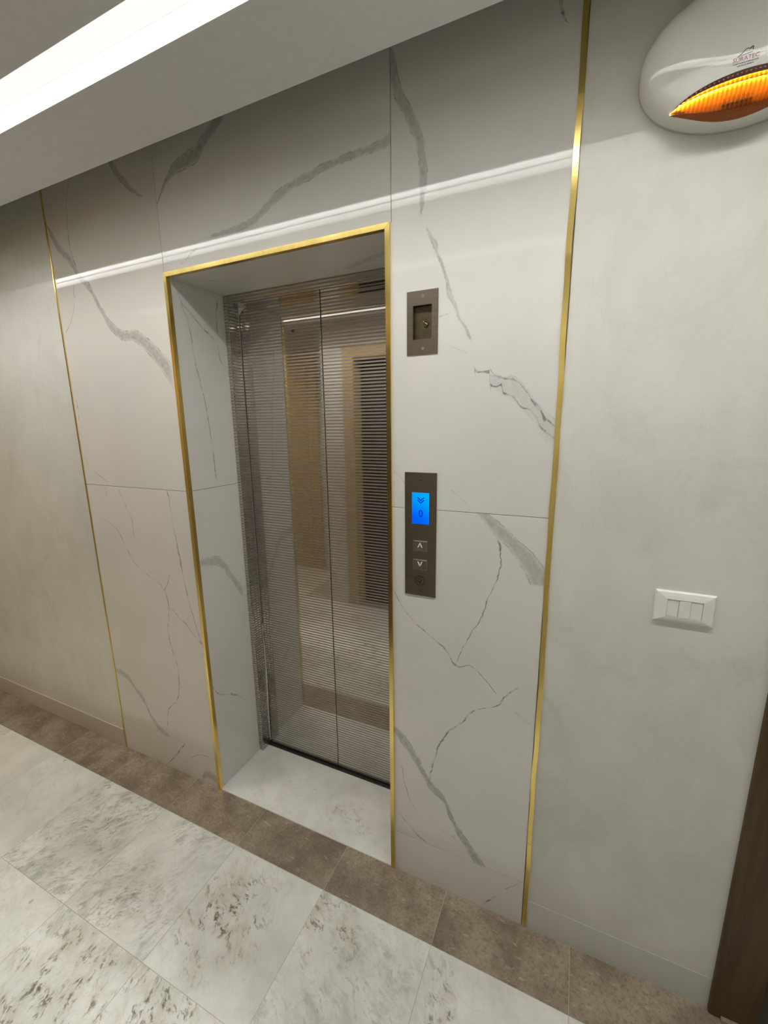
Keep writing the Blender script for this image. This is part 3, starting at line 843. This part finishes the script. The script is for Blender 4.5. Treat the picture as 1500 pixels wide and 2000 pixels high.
ZT, LH, LHD, LW, LC = 2.1580, 0.0225, 0.0315, 0.112, 1.572
def arc(s, h):
    return ZT + h * (1 - s * s)
def lens_patch(h0, h1, off_fn, nx, nz, thick, ribs=0.0):
    """patch between two arcs, following the dome at a varying offset"""
    bm = bmesh.new()
    F, Bk = [], []
    for i in range(nx + 1):
        s = -1 + 2 * i / nx
        s = max(-0.998, min(0.998, s))
        x = LC + LW * s
        cf, cb = [], []
        for j in range(nz + 1):
            q = j / nz
            z = arc(s, h0) + (arc(s, h1) - arc(s, h0)) * q
            e = off_fn(s, q)
            rb = ribs * math.cos(2 * math.pi * x / 0.0066)
            cf.append(bm.verts.new((x, dome(x, z, e + rb), z)))
            cb.append(bm.verts.new((x, dome(x, z, e - thick), z)))
        F.append(cf)
        Bk.append(cb)
    for i in range(nx):
        for j in range(nz):
            bm.faces.new((F[i][j], F[i + 1][j], F[i + 1][j + 1], F[i][j + 1]))
            bm.faces.new((Bk[i][j], Bk[i][j + 1], Bk[i + 1][j + 1], Bk[i + 1][j]))
        for j in (0, nz):
            bm.faces.new((F[i][j], Bk[i][j], Bk[i + 1][j], F[i + 1][j]))
    for i in (0, nx):
        for j in range(nz):
            bm.faces.new((F[i][j], F[i][j + 1], Bk[i][j + 1], Bk[i][j]))
    return bm

def amber_mat():
    m = bpy.data.materials.new('amber_lens')
    m.use_nodes = True
    t = NT(m.node_tree)
    m.node_tree.nodes.remove(m.node_tree.nodes['Principled BSDF'])
    tr = t.n('ShaderNodeBsdfTransparent')
    tl = t.n('ShaderNodeBsdfTranslucent')
    gl = t.n('ShaderNodeBsdfGlossy')
    tl.inputs[0].default_value = rgb(1.0, 0.40, 0.03)
    gl.inputs['Roughness'].default_value = 0.12
    co = t.coord()
    sep = t.n('ShaderNodeSeparateXYZ')
    t.link(co, sep.inputs[0])
    f = t.m('COSINE', t.m('MULTIPLY', t.m('ADD', sep.outputs[0], CX), 2 * math.pi / 0.0066))
    t.link(t.mix(t.step(f, -0.9, 0.5), rgb(1.0, 0.47, 0.06), rgb(1.0, 0.78, 0.26)), tr.inputs[0])
    a = t.n('ShaderNodeMixShader')
    a.inputs[0].default_value = 0.18
    t.link(tr.outputs[0], a.inputs[1])
    t.link(tl.outputs[0], a.inputs[2])
    fr = t.n('ShaderNodeFresnel')
    fr.inputs[0].default_value = 1.45
    b = t.n('ShaderNodeMixShader')
    t.link(fr.outputs[0], b.inputs[0])
    t.link(a.outputs[0], b.inputs[1])
    t.link(gl.outputs[0], b.inputs[2])
    t.link(b.outputs[0], m.node_tree.nodes['Material Output'].inputs[0])
    return m
AMBER_DARK = grained('burnt_amber_plastic', (0.34, 0.088, 0.004), (0.27, 0.062, 0.003), 300.0, 0.4, spec=0.25)
MAROON = grained('maroon_plastic', (0.045, 0.010, 0.008), (0.03, 0.007, 0.006), 120.0, 0.3)
lens = finish('lens', lens_patch(-LHD + .0065, LH - .0090, lambda s, q: 0.0035 + (0.0085 * math.sin(math.pi * q)) * (1 - s * s) ** 0.5, 240, 8, 0.0006, 0.0005),
              amber_mat(), siren, label='glowing ribbed amber lens')
finish('lens_hood', lens_patch(LH - .0094, LH, lambda s, q: 0.0042 * (1 - s ** 8) + 0.0003, 80, 2, 0.006), MAROON, siren, label='dark maroon band with small studs')
finish('lens_rim', lens_patch(-LHD, -LHD + .0070, lambda s, q: 0.0040 * (1 - s ** 8) * (0.25 + 0.75 * q) + 0.0003, 120, 2, 0.006, 0.0003), AMBER_DARK, siren, label='burnt orange lower rim')
finish('lamp', lens_patch(LH - .0150, LH - .0098, lambda s, q: 0.0018, 60, 1, 0.0012), emit_mat('lamp_glow', (1.0, 0.84, 0.50), 70.0), siren)
sb = bmesh.new()
for k in range(7):
    x = 1.5405 + k * 0.0066
    h = 0.003 + 0.0012 * k
    z0 = 2.1400
    y = dome(x, z0, 0.0)
    add_box(sb, x - .0022, x + .0022, y - .0065, y + .004, z0, z0 + h + .008, bevel=0.0005)
finish('lamp_socket', sb, MAROON, siren)
st = bmesh.new()
for k in range(-16, 17):
    s = k / 17.5
    x = LC + LW * s
    z = arc(s, LH - .0046)
    y = dome(x, z, 0.0042 * (1 - s ** 8) + .0003)
    add_box(st, x - .0011, x + .0011, y - .0008, y + .001, z - .0011, z + .0011)
finish('hood_studs', st, AMBER_DARK, siren, kind='stuff')
# printed badge: house roof, lettering, two lines of small print
LX = 1.5625
RED = grained('red_print', (0.33, 0.085, 0.07), (0.30, 0.08, 0.065), 100.0, 0.5)
BLACK = grained('black_print', (0.03, 0.028, 0.03), (0.025, 0.024, 0.025), 100.0, 0.5)
def on_dome(u, v):
    return (LX + u, dome(LX + u, v, 0.0004), v)
bm = text_bm('SURATEC', 0.0088, lambda u, v: on_dome(u * 1.0, 2.1955 + v))
finish('badge_lettering', bm, RED, siren, label='red lettering SURATEC')
bm = bmesh.new()
def dome_stroke(pts, w):
    for (ua, va), (ub, vb) in zip(pts, pts[1:]):
        d = Vector((ub - ua, vb - va)).normalized()
        nx, nz = -d.y * w / 2, d.x * w / 2
        bm.faces.new([bm.verts.new(on_dome(*p)) for p in ((ua + nx, va + nz), (ub + nx, vb + nz), (ub - nx, vb - nz), (ua - nx, va - nz))])
dome_stroke([(-0.0125, 2.2020), (-0.0075, 2.2055), (-0.0015, 2.2110), (0.0015, 2.2118), (0.0035, 2.2100)], 0.0011)
dome_stroke([(0.0035, 2.2100), (0.0060, 2.2120), (0.0085, 2.2127), (0.0082, 2.2080)], 0.0016)
dome_stroke([(0.0060, 2.2120), (0.0058, 2.2098)], 0.0012)
dome_stroke([(-0.0080, 2.2033), (0.0080, 2.2047)], 0.0007)
random.seed(11)
for v, u0, u1, w in ((2.1925, -0.0175, 0.0175, 0.0011), (2.1888, -0.0110, 0.0110, 0.0013)):
    u = u0
    while u < u1:
        l = random.uniform(0.0010, 0.0022)
        dome_stroke([(u, v), (u + l, v)], w)
        u += l + random.choice((0.0004, 0.0004, 0.0009))
finish('badge_emblem', bm, BLACK, siren, label='black roof emblem over small print')

# ------------------------------------------------------------------ key switch plate above the call panel
kp = empty('key_switch_plate', (0.9435, -0.003, 1.844), label='small steel plate with a recessed keyhole, upper of the two plates right of the lift', category='switch')
bm = bmesh.new()
holed(bm, 0.900, 0.987, -0.0025, -0.0002, 1.764, 1.9240, 0.917, 0.9700, 1.803, 1.888)
finish('plate', bm, PLATE, kp)
pb = bmesh.new()
px0, px1, pz0, pz1, py = 0.9172, 0.9698, 1.8032, 1.8878, 0.0118
for d in ((px0, px1, py, py + .0012, pz0, pz1), (px0 - .0012, px0, -.0002, py, pz0, pz1), (px1, px1 + .0012, -.0002, py, pz0, pz1),
          (px0, px1, -.0002, py, pz1, pz1 + .0010), (px0, px1, -.0002, py, pz0 - .0008, pz0)):
    add_box(pb, *d)
finish('pocket', pb, POCKET, kp)
SCREW = grained('worn_screw_steel', (0.50, 0.46, 0.40), (0.42, 0.38, 0.33), 60.0, 0.3, 1.0)
def screw(x, z, parent, y=-0.0025):
    b2 = bmesh.new()
    add_ring(b2, x, z, y - .0004, y, 0.0026, 0.0040, 20)
    add_cyl(b2, x, z, y - .0008, y, 0.0024, 16)
    o = finish('screw', b2, SCREW, parent)
    b3 = bmesh.new()
    add_cyl(b3, x - .0004, z - .0006, y - .0013, y - .0007, 0.0009, 8)
    finish('screw_slot', b3, CHROME, o)
screw(0.9445, 1.9095, kp)
screw(0.9455, 1.7790, kp)
KX, KZ = 0.9495, 1.8445
bm = bmesh.new()
add_ring(bm, KX, KZ, py - .004, py + .0002, 0.0052, 0.0076, 24)
cyl = finish('key_cylinder', bm, POCKET, kp)
bm = bmesh.new()
add_cyl(bm, KX, KZ, py - .0025, py + .0002, 0.0051, 20)
finish('keyhole', bm, ETCH, kp)
bm = bmesh.new()
add_stroke(bm, [(KX - .0008, KZ + .0006), (KX + .0052, KZ - .0036)], 0.0024, py - .0056, py - .0026)
add_cyl(bm, KX - .0046, KZ + .0036, py - .0056, py - .0026, 0.0018, 12)
finish('key_tab', bm, CHROME, kp)
finish('lettering', text_bm('FIRE', 0.0105, lambda u, v: (KX + .0015 + u, py - .0003, 1.8690 + v)), ETCH, kp)
bm = bmesh.new()
add_stroke(bm, [(KX - .0018, KZ + .0085), (KX, KZ + .0130), (KX + .0018, KZ + .0085)], 0.0014, py - .0004, py)
add_stroke(bm, [(KX - .003, KZ - .0100), (KX + .003, KZ - .0100)], 0.0022, py - .0004, py)
finish('position_marks', bm, ETCH, kp)

# ------------------------------------------------------------------ call panel with display
cp = empty('call_panel', (0.9415, -0.003, 1.257), label='tall steel lift call panel with a blue display and two arrow buttons', category='call panel')
bm = bmesh.new()
holed(bm, 0.8935, 0.9900, -0.0030, -0.0002, 1.0700, 1.4440, 0.9150, 0.9680, 1.2925, 1.3860)
finish('plate', bm, PLATE, cp)
def screen_mat():
    m = bpy.data.materials.new('blue_display')
    m.use_nodes = True
    t = NT(m.node_tree)
    m.node_tree.nodes.remove(m.node_tree.nodes['Principled BSDF'])
    e = t.n('ShaderNodeEmission')
    sep = t.n('ShaderNodeSeparateXYZ')
    t.link(t.coord(), sep.inputs[0])
    f = t.m('ADD', t.step(sep.outputs[2], 0.035, 0.13), t.m('MULTIPLY', sep.outputs[0], 6.0), clamp=True)
    t.link(t.mix(f, rgb(0.0, 0.115, 1.0), rgb(0.0, 0.42, 1.0)), e.inputs[0])
    e.inputs[1].default_value = 0.95
    t.link(e.outputs[0], m.node_tree.nodes['Material Output'].inputs[0])
    return m
scr = box('display', (0.9152, 0.9678, -0.0022, 0.0, 1.2927, 1.3858), screen_mat(), cp, label='lit blue display')
SEG = emit_mat('display_segments', (0.0, 0.045, 0.62), 0.9)
bm = bmesh.new()
DX = 0.9425
for z in (1.3715, 1.3640):
    add_stroke(bm, [(DX - .0095, z), (DX, z - .0085), (DX + .0095, z)], 0.0032, -0.0026, -0.0021)
Z0 = 1.3245
pts = []
for k in range(25):
    a = 2 * math.pi * k / 24
    pts.append((DX + 0.0044 * math.cos(a), Z0 + 0.0066 * math.sin(a) + (0.0026 if math.sin(a) > 0 else -0.0026)))
add_stroke(bm, pts, 0.0036, -0.0026, -0.0021)
finish('display_symbols', bm, SEG, scr)
BTN = grained('button_face', (0.23, 0.20, 0.17), (0.19, 0.165, 0.14), 300.0, 0.45, 0.9, bump=0.1)
EDGE = grained('bright_button_edge', (0.62, 0.58, 0.52), (0.55, 0.52, 0.47), 60.0, 0.3, 1.0)
WHITE_MARK = grained('white_mark', (0.86, 0.85, 0.82), (0.8, 0.8, 0.77), 60.0, 0.4)
for zc, up in ((1.2270, 1), (1.1690, -1)):
    xc = 0.9415
    b1 = bmesh.new()
    add_box(b1, xc - .0205, xc + .0205, -0.0045, -0.0028, zc - .0145, zc + .0145, bevel=0.0008)
    bt = finish('button', b1, BTN, cp)
    b2 = bmesh.new()
    holed(b2, xc - .0222, xc + .0222, -0.0040, -0.0029, zc - .0162, zc + .0162, xc - .0209, xc + .0209, zc - .0149, zc + .0149)
    finish('button_edge', b2, EDGE, bt)
    b3 = bmesh.new()
    add_stroke(b3, [(xc - .0062, zc + .002 - up * .0065), (xc, zc + .002 + up * .0065), (xc + .0062, zc + .002 - up * .0065)], 0.0030, -0.0051, -0.0044)
    finish('arrow', b3, WHITE_MARK, bt)
bm = bmesh.new()
add_ring(bm, 0.9405, 1.1180, -0.0042, -0.0029, 0.0125, 0.0160, 32)
finish('key_ring', bm, ETCH, cp)
bm = bmesh.new()
add_cyl(bm, 0.9405, 1.1180, -0.0038, -0.0029, 0.0122, 28)
kd = finish('key_disc', bm, PLATE, cp)
bm = bmesh.new()
add_ring(bm, 0.9405, 1.1185, -0.0046, -0.0037, 0.0045, 0.0075, 20)
add_stroke(bm, [(0.9445, 1.1180), (0.9425, 1.1110)], 0.0035, -0.0046, -0.0037)
finish('keyhole', bm, ETCH, kd)
bm = bmesh.new()
add_cyl(bm, 0.9432, 1.4218, -0.0034, -0.0029, 0.0024, 14)
finish('screw', bm, ETCH, cp)
bm = bmesh.new()
add_cyl(bm, 0.9432, 1.0870, -0.0034, -0.0029, 0.0022, 14)
add_cyl(bm, 0.9375, 1.0885, -0.0034, -0.0029, 0.0012, 10)
finish('screw', bm, ETCH, cp)

# ------------------------------------------------------------------ light switch
ls = empty('light_switch', (1.601, 0.0, 1.146), label='white plastic light switch plate with three rockers on the plaster wall', category='switch')
sx0, sx1, sz0, sz1 = 1.5415, 1.6605, 1.1075, 1.1850
ix0, ix1, iz0, iz1 = 1.5660, 1.6370, 1.1225, 1.1665
bm = bmesh.new()
prof = [(0.0, 0.0005), (0.0, -0.0035), (0.0025, -0.0065), (0.55, -0.0085), (1.0, -0.0100)]
loops = []
for f_, y in prof:
    if f_ == 0.0025:
        a = (sx0 + .0025, sx1 - .0025, sz0 + .0025, sz1 - .0025)
    else:
        a = (sx0 + (ix0 - sx0) * f_, sx1 + (ix1 - sx1) * f_, sz0 + (iz0 - sz0) * f_, sz1 + (iz1 - sz1) * f_)
    loops.append([bm.verts.new(p) for p in ((a[0], y, a[2]), (a[1], y, a[2]), (a[1], y, a[3]), (a[0], y, a[3]))])
loops.append([bm.verts.new((v.co.x, -0.004, v.co.z)) for v in loops[-1]])
for A_, B_ in zip(loops, loops[1:]):
    for j in range(4):
        bm.faces.new((A_[j], A_[(j + 1) % 4], B_[(j + 1) % 4], B_[j]))
bm.faces.new(loops[0])
bm.faces.new(loops[-1])
finish('plate', bm, WHITE_PLASTIC, ls)
for xa, xb, dy in ((1.5666, 1.5895, 0.0), (1.5902, 1.6128, 0.0016), (1.6135, 1.6364, 0.0)):
    bm = bmesh.new()
    ya = -0.0085 - dy
    add_prism(bm, [(xa, iz0 + .0008), (xb, iz0 + .0008), (xb, iz1 - .0012), (xa, iz1 - .0012)], ya, -0.0042)
    finish('rocker', bm, WHITE_PLASTIC, ls)
